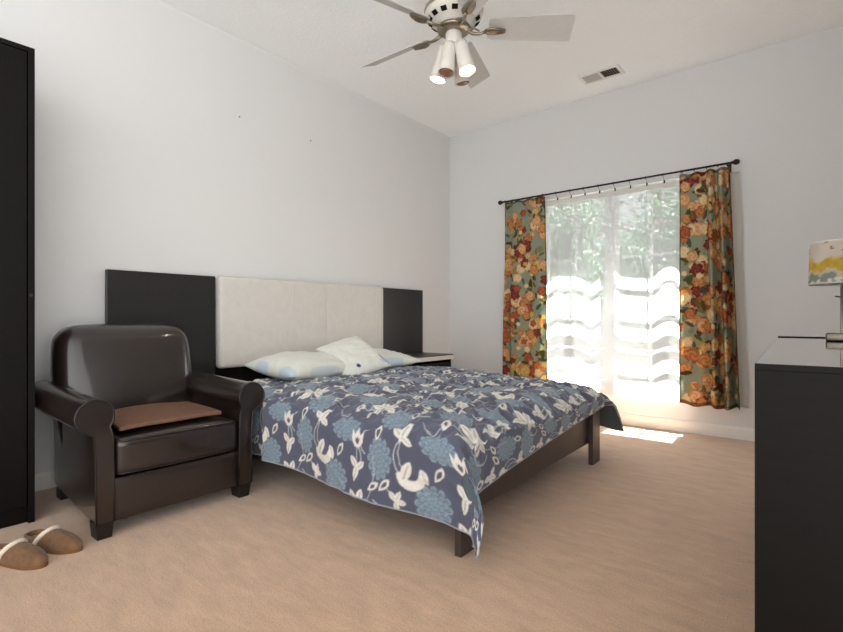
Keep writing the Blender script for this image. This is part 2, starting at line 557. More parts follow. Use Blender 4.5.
# duvet print: one repeat drawn into an array
def duvet_tile(P=0.45, n=300):
    base, blue, bluel, cream, line = L3((80, 83, 102)), L3((90, 107, 123)), L3((134, 152, 164)), L3((216, 213, 203)), L3((180, 184, 186))
    g = (np.arange(n) + 0.5) / n * P
    A, B = np.meshgrid(g, g, indexing='ij')
    img = np.ones((n, n, 3)) * base
    def wrapd(a0, b0):
        X = (A - a0 + P / 2) % P - P / 2
        Y = (B - b0 + P / 2) % P - P / 2
        return X, Y
    def dahlia(a0, b0, rx, ry, rot=0.3):
        X, Y = wrapd(a0, b0)
        r = np.sqrt((X / rx) ** 2 + (Y / ry) ** 2)
        th = np.arctan2(Y / ry, X / rx) + rot
        edge = 1 + 0.07 * np.abs(np.sin(th * 9))
        ins = r < edge
        t = np.zeros_like(r)
        rad = (1.0, 0.70, 0.42, 0.20, 0.0)
        for k in range(4):
            ro, ri, cnt = rad[k] + 0.04, rad[k + 1] - 0.10, 12 - 2 * k
            phi = (th * cnt / (2 * PI) + 0.5 * k) % 1.0 - 0.5
            rho = np.clip((r - ri) / (ro - ri), 0, 1.2)
            q = np.sqrt((phi * 2.1) ** 2 + rho ** 2)
            pet = (q < 1) & (r > ri)
            outline = (np.abs(q - 0.9) < 0.13) & (r > ri)
            vein = (np.abs(phi) < 0.09) & (rho < 0.8) & (rho > 0.1)
            t = np.where(pet, 0.12 + 0.25 * rho, t)
            t = np.where(pet & vein, 0.6, t)
            t = np.where(outline, 0.95, t)
        t = t[..., None]
        c = np.where(t <= 0, base * 0.55 + blue * 0.45, blue * (1 - t) + bluel * t)
        img[ins] = c[ins]
    def shape(poly, a0, b0, s=1.0, rot=0.0, col=cream, hole=None):
        X, Y = wrapd(a0, b0)
        c, s_ = math.cos(rot), math.sin(rot)
        s = s * 0.9
        U = (X * c + Y * s_) / s; V = (-X * s_ + Y * c) / s
        ins = pip(poly, U, V)
        img[ins] = col
        if poly is leaf_ and not hole:
            img[ins & (np.abs(U) < 0.028) & (np.abs(V) < 0.33)] = base * 0.6 + col * 0.4
        if hole:
            ins2 = pip([(x * hole, y * hole) for x, y in poly], U, V)
            img[ins2] = base
    def stroke(pts, w=0.0048, col=line):
        for (p, q) in zip(pts, pts[1:]):
            for i in range(10):
                t = i / 9
                X, Y = wrapd(p[0] + (q[0] - p[0]) * t, p[1] + (q[1] - p[1]) * t)
                img[X * X + Y * Y < (w / 2) ** 2] = col
    def arc(cx, cy, r, a0, a1, k=14, sy=1.0):
        return [(cx + r * math.cos(a0 + (a1 - a0) * i / k), cy + sy * r * math.sin(a0 + (a1 - a0) * i / k)) for i in range(k + 1)]
    leaf = [(0.5 * math.cos(t) * 0.42 * (1 - 0.3 * math.sin(t)), 0.5 * math.sin(t)) for t in np.linspace(0, 2 * PI, 24)]
    leaf = [(x * (1 - abs(2 * y) ** 3 * 0.8), y) for x, y in leaf]
    leaf_ = leaf
    # b runs down the near side of the bed
    dahlia(0.00, 0.00, 0.055, 0.078); dahlia(0.26, -0.087, 0.078, 0.052); dahlia(0.22, 0.124, 0.066, 0.070); dahlia(0.034, 0.268, 0.070, 0.060)
    stroke(arc(0.135, -0.02, 0.07, 2.2, 4.3)); stroke(arc(0.29, 0.17, 0.07, 0.2, 2.2)); stroke(arc(0.42, 0.20, 0.045, -1.2, 1.9))
    stroke(arc(0.395, 0.232, 0.026, 0, 5)); stroke(arc(0.12, 0.20, 0.05, 0.6, 2.6)); stroke(arc(0.30, 0.02, 0.06, -1.4, 0.6)); stroke(arc(0.40, -0.05, 0.05, 2.0, 4.4))
    stroke([(0.10, -0.08), (0.085, -0.04), (0.09, 0.0), (0.12, 0.03)]); stroke([(0.357, 0.208), (0.33, 0.24), (0.30, 0.235), (0.29, 0.21), (0.255, 0.18)])
    stroke([(0.333, -0.02), (0.337, 0.02), (0.34, 0.07)]); stroke([(0.08, 0.143), (0.06, 0.12), (0.03, 0.094)]); stroke([(0.42, 0.0), (0.43, 0.06), (0.43, 0.11), (0.41, 0.16)])
    stroke([(0.16, 0.27), (0.19, 0.30), (0.235, 0.31), (0.246, 0.28)])
    cres = arc(0, 0, 0.062, 0.0, PI, 16) + [(x * 1.0, y) for x, y in arc(0, -0.012, 0.034, PI, 0.0, 12)]
    shape(cres, 0.135, 0.035); shape(leaf, 0.115, 0.028, 0.10, 0.35); shape(leaf, 0.185, 0.030, 0.07, -0.5)
    tul = [(-0.036, -0.04), (-0.018, -0.018), (0.0, -0.05), (0.018, -0.018), (0.038, -0.038), (0.034, 0.012), (0.012, 0.036), (-0.012, 0.036), (-0.034, 0.010)]
    shape(tul, 0.333, -0.052, 0.95); shape([(x * 0.35, y * 0.35 + 0.004) for x, y in tul], 0.333, -0.05, 1.0, 0, base)
    shape(leaf, 0.325, 0.040, 0.07, -0.7); shape(leaf, 0.352, 0.050, 0.07, 0.8); shape(leaf, 0.336, 0.080, 0.075, 0.1)
    for ang, s in ((-0.9, 0.085), (0.5, 0.10), (2.0, 0.07)):
        shape(leaf, 0.10 + 0.022 * math.sin(ang), -0.094 - 0.022 * math.cos(ang), s, ang)
    for k in range(5):
        ang = -1.5 + k * 0.85
        shape(leaf, 0.357 + 0.036 * math.sin(ang), 0.208 - 0.036 * math.cos(ang), 0.088, ang)
    shape(leaf, 0.338, 0.255, 0.09, 0.5)
    for ang in (-0.7, 0.4, 1.6, 2.9):
        shape(leaf, 0.08 + 0.018 * math.sin(ang), 0.143 - 0.018 * math.cos(ang), 0.055, ang)
    shape(leaf, 0.03, 0.094, 0.075, 0.7, cream, 0.55); shape(leaf, 0.238, 0.007, 0.075, 0.5, cream, 0.6)
    shape(leaf, 0.246, 0.244, 0.10, -0.4, cream, 0.35); shape(leaf, 0.085, 0.222, 0.075, -0.15, cream, 0.55)
    shape(leaf, -0.016, -0.098, 0.075, 0.1, cream, 0.6); shape(leaf, 0.43, 0.11, 0.07, 0.9, cream, 0.5)
    # soften by one small box blur
    im = sum(np.roll(np.roll(img, i, 0), j, 1) for i in (-1, 0, 1) for j in (-1, 0, 1)) / 9.0
    return im


def make_duvet():
    HX, FX = 0.33, BL + 0.012          # head edge and foot fold line (local)
    YN, YF = -BW / 2 - 0.022, BW / 2 + 0.022
    ZT = 0.452
    res = 0.0042
    s = np.arange(HX, FX + 0.20, res)                       # along the bed, unrolled
    t = np.arange(YN - 0.305, YF + 0.33, res)
    Sg, T = np.meshgrid(s, t, indexing='ij')
    # length varies: the foot hem hangs lower at the near corner
    frac = np.clip((T - YN) / (YF - YN), 0, 1)
    foot_scale = (0.215 - 0.135 * frac ** 0.6) / 0.20
    ds = np.maximum(Sg - FX, 0) * foot_scale
    dn = np.maximum(YN - T, 0)
    df = np.maximum(T - YF, 0)
    X = np.minimum(Sg, FX); Y = np.clip(T, YN, YF)
    Z = np.full_like(X, ZT)
    # gentle crown and the slope down to the foot
    Z += 0.030 * np.exp(-((Sg - 1.0) / 0.40) ** 2)
    edge = np.minimum(np.minimum(X - HX + 0.3, FX - X), np.minimum(Y - YN, YF - Y))
    Z -= 0.055 * np.exp(-np.maximum(edge, 0) / 0.07)
    Z -= 0.030 * np.exp(-np.maximum(FX - X, 0) / 0.16)
    Z = Z + 0.018
    # noise fields
    n1 = np.zeros(X.shape); n2 = np.zeros(X.shape); n3 = np.zeros(X.shape)
    st = 3
    sub = [np.zeros((len(s[::st]), len(t[::st]))) for _ in range(3)]
    for i, a in enumerate(s[::st]):
        for j, b_ in enumerate(t[::st]):
            sub[0][i, j] = mnoise.noise((a * 3.1, b_ * 3.1, 3.0))
            wob = 0.35 * mnoise.noise((a * 2.2, b_ * 2.2, 9.0))
            sub[1][i, j] = 1 - abs(mnoise.noise(((a + wob) * 7.0 + b_ * 3.0, (b_ + wob) * 8.0, 5.0))) * 2
            sub[2][i, j] = 1 - abs(mnoise.noise(((a + wob) * 20 + b_ * 6, (b_ - wob) * 15, 7.0))) * 2
    def up(q):
        k0 = np.minimum(np.arange(len(s)) / st, q.shape[0] - 1.001); k1 = np.minimum(np.arange(len(t)) / st, q.shape[1] - 1.001)
        i0 = k0.astype(int); j0 = k1.astype(int)
        fi = (k0 - i0)[:, None]; fj = (k1 - j0)[None, :]
        return ((q[i0][:, j0] * (1 - fj) + q[i0][:, j0 + 1] * fj) * (1 - fi) + (q[i0 + 1][:, j0] * (1 - fj) + q[i0 + 1][:, j0 + 1] * fj) * fi)
    n1, n2, n3 = up(sub[0]), up(sub[1]), up(sub[2])
    top = np.exp(-(dn + df + ds) / 0.05)
    Z += top * (0.016 * n1 + 0.020 * (n2 - 0.4) + 0.015 * n3)
    # hanging parts: cone around each corner, plain fall along the sides
    dside = dn + df
    Lh = np.hypot(ds, dside)
    flare = np.where(df > 0, 0.06 + 0.60 * np.clip((Sg - 0.9) / 0.9, 0, 1), 0.055) + 0.03 * n1
    # fall: round over the edge first, then down
    def over(d, r=0.045):
        a = np.clip(d / r, 0, PI / 2)
        out = r * np.sin(a) * 0.55
        dn_ = r * (1 - np.cos(a)) + np.maximum(d - r * PI / 2, 0)
        return out, dn_
    o, dz = over(Lh)
    ux = np.where(Lh > 1e-6, ds / np.maximum(Lh, 1e-6), 0); uy = np.where(Lh > 1e-6, dside / np.maximum(Lh, 1e-6), 0)
    sgn = np.where(dn > 0, -1, 1)
    ripple = 0.012 * np.sin(Sg * 9 + 0.6) + 0.008 * n2 + 0.012 * n1
    outw = o + dz * flare + ripple * np.clip(dz / 0.2, 0, 1)
    X += ux * (outw * np.where(dside > 0, 1.0, 0.5))
    Y += sgn * uy * outw
    Z = Z - dz * np.sqrt(np.maximum(1 - flare ** 2, 0.3))
    # lift the hem along the head end of the near side a little
    Z += (dn > 0) * np.clip(dn / 0.305, 0, 1) * 0.02 * np.clip((1.7 - Sg) / 1.3, 0, 1)
    wc = np.exp(-(np.maximum(FX - Sg, 0) / 0.22) ** 2) * np.clip(dn / 0.12, 0, 1)
    X += 0.055 * wc; Y += 0.022 * wc
    Z = np.maximum(Z, 0.035)
    # the armchair's arm presses the near side in
    wx = bx + X * cb - Y * sb_
    lim = (-2.768 - by - X * sb_) / cb - 0.30 * np.clip((wx - 0.93) / 0.12, 0, 1)
    Y = np.maximum(Y, lim)
    # puffiness of the head edge: rolls down behind the pillows
    hd = np.clip((HX + 0.06 - Sg) / 0.06, 0, 1)
    Z -= 0.03 * hd ** 2
    # colours
    tile = duvet_tile()
    n = tile.shape[0]; P = 0.45
    a = (Sg - 0.30) / P * n
    b_ = ((YN - T) - 0.13) / P * n
    a = a % n; b_ = b_ % n
    a0 = np.floor(a).astype(int) % n; b0 = np.floor(b_).astype(int) % n
    colr = tile[a0, b0]
    hem = np.minimum(np.minimum(s[-1] - Sg, T - t[0]), t[-1] - T) < 0.007
    colr = np.where(hem[..., None], L3((150, 155, 165)), colr)
    Pm = np.stack([X, Y, Z], -1)
    me = grid_mesh('duvet', Pm, colr)
    o = link('duvet', me, [M['duvet'], M['duvet_back'], M['duvet']])
    o.matrix_world = BM
    md = o.modifiers.new('thickness', 'SOLIDIFY')
    md.thickness = 0.014; md.offset = -1; md.material_offset = 1; md.material_offset_rim = 2
    tag(o, 'navy duvet printed with blue dahlias and cream flowers, spread over the bed', 'duvet')
    return o


make_duvet()


# pillows
def pillow(name, label, w, l, T, loc, rot, spots, seed):
    n = 64
    u = np.linspace(-1, 1, n)
    U, V = np.meshgrid(u, u, indexing='ij')
    pr = np.clip((1 - np.abs(U) ** 2.6), 0, 1) ** 0.55 * np.clip((1 - np.abs(V) ** 2.6), 0, 1) ** 0.55
    pin = 1 - 0.06 * (1 - V ** 2) * np.abs(U) ** 3
    pin2 = 1 - 0.06 * (1 - U ** 2) * np.abs(V) ** 3
    wr = np.array([[mnoise.noise((a * 2.4 + seed, b_ * 2.4, seed)) for b_ in u] for a in u])
    wr2 = np.array([[1 - 2 * abs(mnoise.noise((a * 5 + seed, b_ * 3.2, seed + 4))) for b_ in u] for a in u])
    X = U * w / 2 * pin; Y = V * l / 2 * pin2
    Zt = T / 2 * pr * (1 + 0.22 * wr) + 0.006 * wr2 * pr
    Zb = -T / 2 * pr * 0.8
    base = np.ones((n, n, 3)) * L3((222, 222, 212))
    gy = L3((196, 205, 206))
    f = np.clip(0.5 + wr2 * 0.5, 0, 1)[..., None] * 0.35
    colr = base * (1 - f) + gy * f
    for (cu, cv, ru, rv, c) in spots:
        d = ((U - cu) / ru) ** 2 + ((V - cv) / rv) ** 2 + 1.1 * wr + 0.35 * wr2
        k = np.clip((1.1 - d) * 4, 0, 1)[..., None]
        colr = colr * (1 - k) + L3(c) * k
    P = np.concatenate([np.stack([X, Y, Zt], -1), np.stack([X, Y, Zb], -1)[::-1][1:-1]], 0)
    cc = np.concatenate([colr, colr[::-1][1:-1]], 0)
    me = grid_mesh(name, P, cc, wrap=True)
    b = bmesh.new(); b.from_mesh(me)
    bmesh.ops.remove_doubles(b, verts=b.verts[:], dist=1e-5)
    bmesh.ops.recalc_face_normals(b, faces=b.faces[:])
    b.to_mesh(me); b.free()
    o = link(name, me, M['pillow'])
    o.location = loc
    o.rotation_euler = rot
    return tag(o, label, 'pillow', 'pillows at the head of the bed')


BLUE, LBLUE = (108, 130, 162), (190, 203, 212)
pillow('pillow', 'pale pillow lying flat at the near side of the bed, beside the armchair', 0.46, 0.54, 0.18, (0.46, -2.215, 0.55), (0.0, 0.09, 0.05),
       [(0.8, -0.95, 0.35, 0.16, LBLUE), (-0.3, -0.98, 0.3, 0.12, LBLUE), (0.98, 0.1, 0.08, 0.5, (196, 206, 210))], 1.0)
pillow('pillow', 'small white pillow with dark blue spot, tilted on top between the two others', 0.42, 0.34, 0.13, (0.58, -1.885, 0.60), (math.radians(16), math.radians(27), math.radians(-6)),
       [(0.72, -0.30, 0.07, 0.07, (60, 76, 110)), (0.62, 0.95, 0.26, 0.16, BLUE), (0.80, 0.72, 0.14, 0.14, LBLUE)], 5.0)
pillow('pillow', 'pale pillow lying flat at the far side of the bed, next to the nightstand', 0.44, 0.60, 0.14, (0.38, -1.47, 0.545), (0.0, 0.08, 0.03),
       [(0.4, 0.97, 0.5, 0.14, LBLUE), (0.95, -0.1, 0.12, 0.5, LBLUE)], 9.0)


# ------------------------------------------------------------------ armchair
def make_armchair():
    A = thing('armchair', 'dark brown leather club armchair with rolled arms in front of the headboard', 'armchair', (0.115, -3.168, 0))
    arm_c, zc, R = 0.336, 0.482, 0.068
    xf, xb = 0.775, 0.04            # front and back of the arms (local x forward)

    def profile(s):                 # outline of an arm in (y, z), s = side
        pts = []
        for k in range(19):         # the roll, from inner bottom over the top to outer bottom
            a = math.radians(-38 + k * (256 / 18.0))
            pts.append((arm_c - R * math.cos(a), zc + R * math.sin(a)))
        for (y, z) in ((0.340, 0.408), (0.334, 0.30), (0.332, 0.16), (0.330, 0.06), (0.268, 0.06), (0.268, 0.16), (0.270, 0.30), (0.272, 0.40)):
            pts.append((y, z))
        return [(s * y, z) for y, z in pts]
    for s in (-1, 1):
        pr = profile(s)
        bm = bmesh.new()
        rings = []
        stations = [(xb, 0.86), (xb + 0.02, 0.97), (xb + 0.05, 1.0)] + [(xb + 0.05 + (xf - 0.018 - xb - 0.05) * i / 8, 1.0) for i in range(1, 9)] + [(xf - 0.006, 0.985), (xf, 0.95)]
        cyy = sum(p[0] for p in pr) / len(pr); czz = 0.36
        for x, k in stations:
            # arms rise a little and lean in towards the back
            lift = 0.022 * ((xf - x) / (xf - xb)) ** 1.3
            tp = 0.05 * (xf - x) / (xf - xb)
            rings.append([bm.verts.new((x, (cyy + (y - cyy) * k) - (s * tp if z < 0.42 and abs(y) > 0.31 else 0), (czz + (z - czz) * (0.5 + 0.5 * k)) + (lift if z > 0.4 else lift * max(0, (z - 0.06) / 0.34)))) for y, z in pr])
        n = len(pr)
        for P, Q in zip(rings, rings[1:]):
            for i in range(n):
                bm.faces.new((P[i], P[(i + 1) % n], Q[(i + 1) % n], Q[i]))
        bm.faces.new(rings[0]); bm.faces.new(rings[-1][::-1])
        arm = obj('arm', bm, M['leather'], A, auto=50)
        cyl = [(xf - 0.002, cyy + (y - cyy) * 0.975, czz + (z - czz) * 0.988) for y, z in pr]
        obj('piping', tubebm(cyl[22::-1] + cyl[:22:-1], 0.0045, 8, closed=False), M['leather_pipe'], arm, smooth=True)
        # feet
        bmf = bmesh.new()
        vs = box(bmf, xf - 0.085, xf - 0.005, s * 0.299 - 0.031, s * 0.299 + 0.031, 0, 0.066, 0.004)
        for v in bmf.verts:
            if v.co.z < 0.03:
                v.co.y = s * 0.299 + (v.co.y - s * 0.299) * 0.86; v.co.x = xf - 0.045 + (v.co.x - xf + 0.045) * 0.88
        obj('foot', bmf, M['foot'], A)
        bmf = bmesh.new()
        box(bmf, xb + 0.03, xb + 0.10, s * 0.248 - 0.033, s * 0.248 + 0.033, 0, 0.066, 0.004)
        obj('foot', bmf, M['foot'], A)
    obj('apron', rbox((xf - 0.055, 0, 0.142), (0.08, 0.545, 0.172), 0.012, 3, 5), M['leather'], A, smooth=True)
    obj('seat_deck', rbox((0.40, 0, 0.165), (0.66, 0.53, 0.12), 0.01, 2, 3), M['leather'], A, smooth=True)

    def crown(x, y, z):
        k = (1 - (x / 0.30) ** 2) * (1 - (y / 0.27) ** 2)
        if z > 0:
            z += 0.028 * max(k, 0)
        x += 0.012 * (1 - (y / 0.27) ** 2) * (1 if x > 0.2 else 0)
        return Vector((x, y, z))
    seat = obj('seat_cushion', rbox((xf - 0.292, 0, 0.308), (0.58, 0.528, 0.148), 0.026, 4, 12, crown), M['leather'], A, smooth=True)
    for zz in (0.372, 0.243):
        xe = xf - 0.005
        pts = [(xe - 0.33, -0.262, zz), (xe - 0.03, -0.262, zz)] + [(xe + 0.012 * (1 - (y / 0.27) ** 2), y, zz) for y in np.linspace(-0.245, 0.245, 13)] + [(xe - 0.03, 0.262, zz), (xe - 0.33, 0.262, zz)]
        obj('piping', tubebm(pts, 0.004, 8), M['leather_pipe'], seat, smooth=True)
    # backrest: rounded slab leaning back, wider at the top with rounded shoulders
    H0, H1 = 0.20, 0.835
    hw = 0.320

    def lean(x, y, z):
        zz = z + (H1 - H0) / 2
        f = zz / (H1 - H0)
        k = 1.0
        # round shoulders
        t = max(0.0, (f - 0.62) / 0.38)
        k = 1 - 0.07 * t ** 2.6
        if x > 0:                           # padded front face
            x += 0.035 * (1 - (y / hw) ** 2) * math.sin(PI * min(1, f * 1.02)) ** 0.7
        yy = y * k * (0.90 + 0.10 * min(1, f / 0.5))
        zr = zz - 0.022 * (abs(y) / hw) ** 4 * t
        return Vector((x - 0.10 * (f - 0.2) , yy, H0 + zr - (H1 + H0) / 2))
    back = obj('backrest', rbox((0.20, 0, (H1 + H0) / 2), (0.17, 2 * hw, H1 - H0), 0.075, 6, 16, lean), M['leather'], A, smooth=True)
    obj('rear_panel', rbox((0.06, 0, 0.30), (0.06, 0.52, 0.46), 0.02, 3, 4), M['leather'], A, smooth=True)
    return A


make_armchair()

# folded cloth on the seat
def cloth():
    nx, ny = 40, 50
    u = np.linspace(0, 1, nx); v = np.linspace(0, 1, ny)
    U, V = np.meshgrid(u, v, indexing='ij')
    cx_, cy_ = 0.860 - 0.40 * U, -0.235 + 0.44 * V
    X = cx_ + 0.02 * (V - 0.5) - 0.03 * V; Y = cy_ + 0.03 * U
    # local to the chair
    xl = X - 0.115
    k = np.clip((1 - ((xl - 0.483) / 0.30) ** 2) * (1 - (Y / 0.27) ** 2), 0, 1)
    Z = 0.382 + 0.020 * k + 0.021 + 0.0015 * np.sin(V * 9 + U * 3)
    P = np.stack([X, Y - 3.168, Z], -1)
    o = link('seat_cloth', grid_mesh('seat_cloth', P), M['brown_cloth'])
    md = o.modifiers.new('thickness', 'SOLIDIFY'); md.thickness = 0.018; md.offset = -1
    md = o.modifiers.new('soft', 'BEVEL'); md.width = 0.004; md.segments = 2
    return tag(o, 'flat brown cloth pad lying on the armchair seat', 'seat pad')


cloth()


# ------------------------------------------------------------------ slippers
def slipper_outline(t, side):
    """half widths (inner, outer) at t = 0 heel .. 1 toe"""
    w = 0.033 + 0.011 * math.sin(PI * min(1, max(0, (t - 0.25) / 0.75))) ** 0.8
    if t < 0.14:
        w *= math.sqrt(max(0, 1 - ((0.14 - t) / 0.14) ** 2))
    if t > 0.74:
        w *= math.sqrt(max(0, 1 - ((t - 0.74) / 0.26) ** 2.2))
    off = side * 0.006 * math.sin(PI * t)
    return w, off


def make_slipper(label, loc, rz, side):
    Lg = 0.27
    T_ = thing('slipper', label, 'slipper', loc, rz, 'tan slippers by the wardrobe')
    ts = [0.0005, 0.02, 0.05, 0.09, 0.14] + [0.14 + 0.6 * i / 12 for i in range(1, 13)] + [0.78, 0.82, 0.86, 0.90, 0.935, 0.965, 0.985, 0.9995]
    def pt_(t, s, k=1.0):
        w, off = slipper_outline(t, side)
        return (-Lg / 2 + Lg * t, off + s * w * k)
    out = [pt_(t, 1) for t in ts] + [pt_(t, -1) for t in ts[::-1]]
    def slab(out, z0, z1, k):
        bm = bmesh.new()
        a = [bm.verts.new((x, y, z0)) for x, y in out]
        b_ = [bm.verts.new((x * k, y * k, z1)) for x, y in out]
        n = len(out)
        for i in range(n):
            bm.faces.new((a[i], a[(i + 1) % n], b_[(i + 1) % n], b_[i]))
        bm.faces.new(a[::-1]); bm.faces.new(b_)
        return bm
    obj('sole', slab(out, 0, 0.014, 1.0), M['sole'], T_)
    obj('insole', slab([(x * 0.93, y * 0.90) for x, y in out], 0.013, 0.022, 0.98), M['insole'], T_, )
    # rounded upper over the front of the foot
    bm = bmesh.new()
    tt = [0.45 + 0.55 * i / 18 for i in range(18)] + [0.985, 0.9995]
    rings = []
    nk = 17
    for t in tt:
        w, off = slipper_outline(t, side)
        h = 0.054 * max(0.0, 1 - max(0, (t - 0.40) / 0.60) ** 2.0) ** 0.62 + 0.002
        ring = []
        for k in range(nk):
            a = PI * k / (nk - 1)
            x = -Lg / 2 + Lg * t
            # the opening is cut back at the sides, forward on top
            lean = (0.03 * (1 - (t - 0.45) / 0.55)) * (math.sin(a) - 0.6)
            ring.append(bm.verts.new((x + lean, off + (w * 1.03) * math.cos(a) * (1 if True else 1), 0.012 + h * math.sin(a) ** 0.75)))
        rings.append(ring)
    for P, Q in zip(rings, rings[1:]):
        for k in range(nk - 1):
            bm.faces.new((P[k], P[k + 1], Q[k + 1], Q[k]))
    edge = [v.co.copy() for v in rings[0]]
    up = obj('upper', bm, M['suede'], T_, smooth=True)
    obj('fleece_band', tubebm([(p.x, p.y * 1.06, p.z + 0.002) for p in edge], 0.0085, 10), M['fleece'], T_, smooth=True)
    # low heel wall
    ts2 = [0.44, 0.36, 0.28, 0.2, 0.14, 0.09, 0.05, 0.02, 0.0005]
    line_ = [pt_(t, 1) for t in ts2] + [pt_(t, -1) for t in ts2[::-1][1:]]
    bm = bmesh.new()
    a = [bm.verts.new((x * 1.01, y * 1.01, 0.012)) for x, y in line_]
    b_ = [bm.verts.new((x * 1.02, y * 1.03, 0.036 + 0.012 * abs(i - len(line_) / 2) / len(line_))) for i, (x, y) in enumerate(line_)]
    for i in range(len(line_) - 1):
        bm.faces.new((a[i], a[i + 1], b_[i + 1], b_[i]))
    hw = obj('heel_wall', bm, M['suede'], T_, smooth=True)
    md = hw.modifiers.new('thickness', 'SOLIDIFY'); md.thickness = 0.009; md.offset = -1
    return T_


make_slipper('tan slipper with white fleece band, the one nearer the camera', (0.845, -3.736, 0), math.radians(24), 1)
make_slipper('tan slipper with white fleece band, the one nearer the armchair', (0.800, -3.612, 0), math.radians(21), -1)

# ------------------------------------------------------------------ dresser and lamp
DX0, DX1, DY0, DY1, DZ = 2.967, 3.447, -3.109, -1.574, 0.783
D = thing('dresser', 'long black-brown dresser along the right wall with a glossy top', 'dresser', (DX0, DY0, 0), math.radians(2.8))
dw, dl = DX1 - DX0, DY1 - DY0
obj('end_panel', boxbm(0.0, dw, 0, 0.02, 0.0, DZ - 0.012, 0.001), M['black_wood'], D)
obj('end_panel', boxbm(0.0, dw, dl - 0.02, dl, 0.0, DZ - 0.012, 0.001), M['black_wood'], D)
obj('back_panel', boxbm(dw - 0.012, dw, 0.02, dl - 0.02, 0.03, DZ - 0.012), M['black_wood'], D)
obj('plinth', boxbm(0.03, 0.045, 0.02, dl - 0.02, 0, 0.05), M['black_wood'], D)
obj('top_board', boxbm(0.0, dw, 0, dl, DZ - 0.012, DZ - 0.0006, 0.0004), M['black_wood'], D)
obj('glass_top', boxbm(0.001, dw - 0.001, 0.001, dl - 0.012, DZ - 0.0006, DZ), M['glass_top'], D)
obj('raised_edge', boxbm(0.0, dw, dl - 0.012, dl, DZ - 0.004, DZ + 0.004, 0.0005), M['black_wood'], D)
for j in range(2):
    for i in range(3):
        y0 = 0.022 + j * (dl - 0.044) / 2; z0 = 0.055 + i * 0.238
        dr = obj('drawer', boxbm(0.0, 0.02, y0 + 0.002, y0 + (dl - 0.044) / 2 - 0.002, z0, z0 + 0.225, 0.001), M['black_wood'], D)

LMP = thing('table_lamp', 'small table lamp with a white and ochre drum shade on the dresser', 'lamp', (3.098, -1.893, DZ))
obj('base', rbox((0, 0, 0.014), (0.090, 0.090, 0.028), 0.006, 3, 2), M['chrome'], LMP, smooth=True)
obj('pole', lathebm([(0.0055, 0.027), (0.0055, 0.26), (0.010, 0.262), (0.010, 0.29), (0, 0.29)], None, 14), M['nickel'], LMP, smooth=True)
sw = obj('switch', tubebm([(-0.004, -0.003, 0.155), (-0.018, -0.012, 0.157)], 0.003, 8), M['nickel'], LMP)
nb, nh = 96, 40
th = np.linspace(0, 2 * PI, nb, endpoint=False); hh = np.linspace(0.199, 0.349, nh)
TH, HH = np.meshgrid(th, hh, indexing='ij')
R_ = 0.094 - 0.004 * (HH - 0.199) / 0.15
P = np.stack([R_ * np.cos(TH), R_ * np.sin(TH), HH], -1)
sc_ = np.zeros((nb, nh, 3))
for i in range(nb):
    for j in range(nh):
        q = Vector((math.cos(th[i]) * 1.6, math.sin(th[i]) * 1.6, hh[j] * 14))
        a = mnoise.noise(q * 1.3); b_ = mnoise.noise(q * 3.1 + Vector((5, 2, 1)))
        f = (hh[j] - 0.199) / 0.15
        c = L3((226, 222, 214))
        g = f + 0.14 * a + 0.08 * b_
        if g < 0.20: c = L3((150, 160, 148)) * (0.9 + 0.5 * max(0, b_)) if b_ < 0.25 else L3((222, 222, 214))
        elif g < 0.30: c = L3((206, 196, 168))
        elif g < 0.54: c = L3((206, 172, 74)) * (1 + 0.25 * b_)
        elif g < 0.60: c = L3((214, 190, 130))
        else: c = L3((214, 204, 190)) * (1 + 0.12 * a)
        if f > 0.72 and b_ > 0.32: c = L3((150, 118, 80))
        if (f < 0.03 or f > 0.97): c = L3((228, 224, 214))
        sc_[i, j] = c
me = grid_mesh('lamp_shade', P, sc_, wrap=True)
o = link('lamp_shade', me, M['shade'], LMP)
md = o.modifiers.new('thickness', 'SOLIDIFY'); md.thickness = 0.002
bm = bmesh.new()
for k in range(3):
    a = 2 * PI * k / 3
    tube(bm, [(0.008 * math.cos(a), 0.008 * math.sin(a), 0.285), (0.0905 * math.cos(a), 0.0905 * math.sin(a), 0.342)], 0.0018, 6)
obj('shade_holder', bm, M['nickel'], LMP)

# ------------------------------------------------------------------ curtain rod, curtains, sheer
RZ, RY = 1.945, -0.115
ROD = thing('curtain_rod', 'thin black curtain rod with ball finials above the window', 'curtain rod', (1.61, RY, RZ))
obj('bar', tubebm([(-0.915, 0, -0.003), (-0.4, 0, 0), (0, 0, 0.0), (0.4, 0, 0.002), (0.915, 0, 0.004)], 0.0075, 12), M['rod'], ROD, smooth=True)
for s in (-1, 1):
    obj('finial', lathebm([(0, 0), (0.010, 0), (0.010, 0.012), (0.018, 0.020), (0.0205, 0.032), (0.016, 0.046), (0.008, 0.052), (0, 0.053)],
                          Matrix.Translation((s * 0.910, 0, s * 0.0035)) @ Matrix.Rotation(s * PI / 2, 4, 'Y'), 18), M['rod'], ROD, smooth=True)
    bm = bmesh.new()
    tube(bm, [(s * 0.885, 0, 0.003), (s * 0.885, 0.05, -0.004), (s * 0.885, 0.112, -0.004)], 0.005, 8)
    box(bm, s * 0.885 - 0.012, s * 0.885 + 0.012, 0.110, 0.115, -0.035, 0.025)
    obj('bracket', bm, M['rod'], ROD)


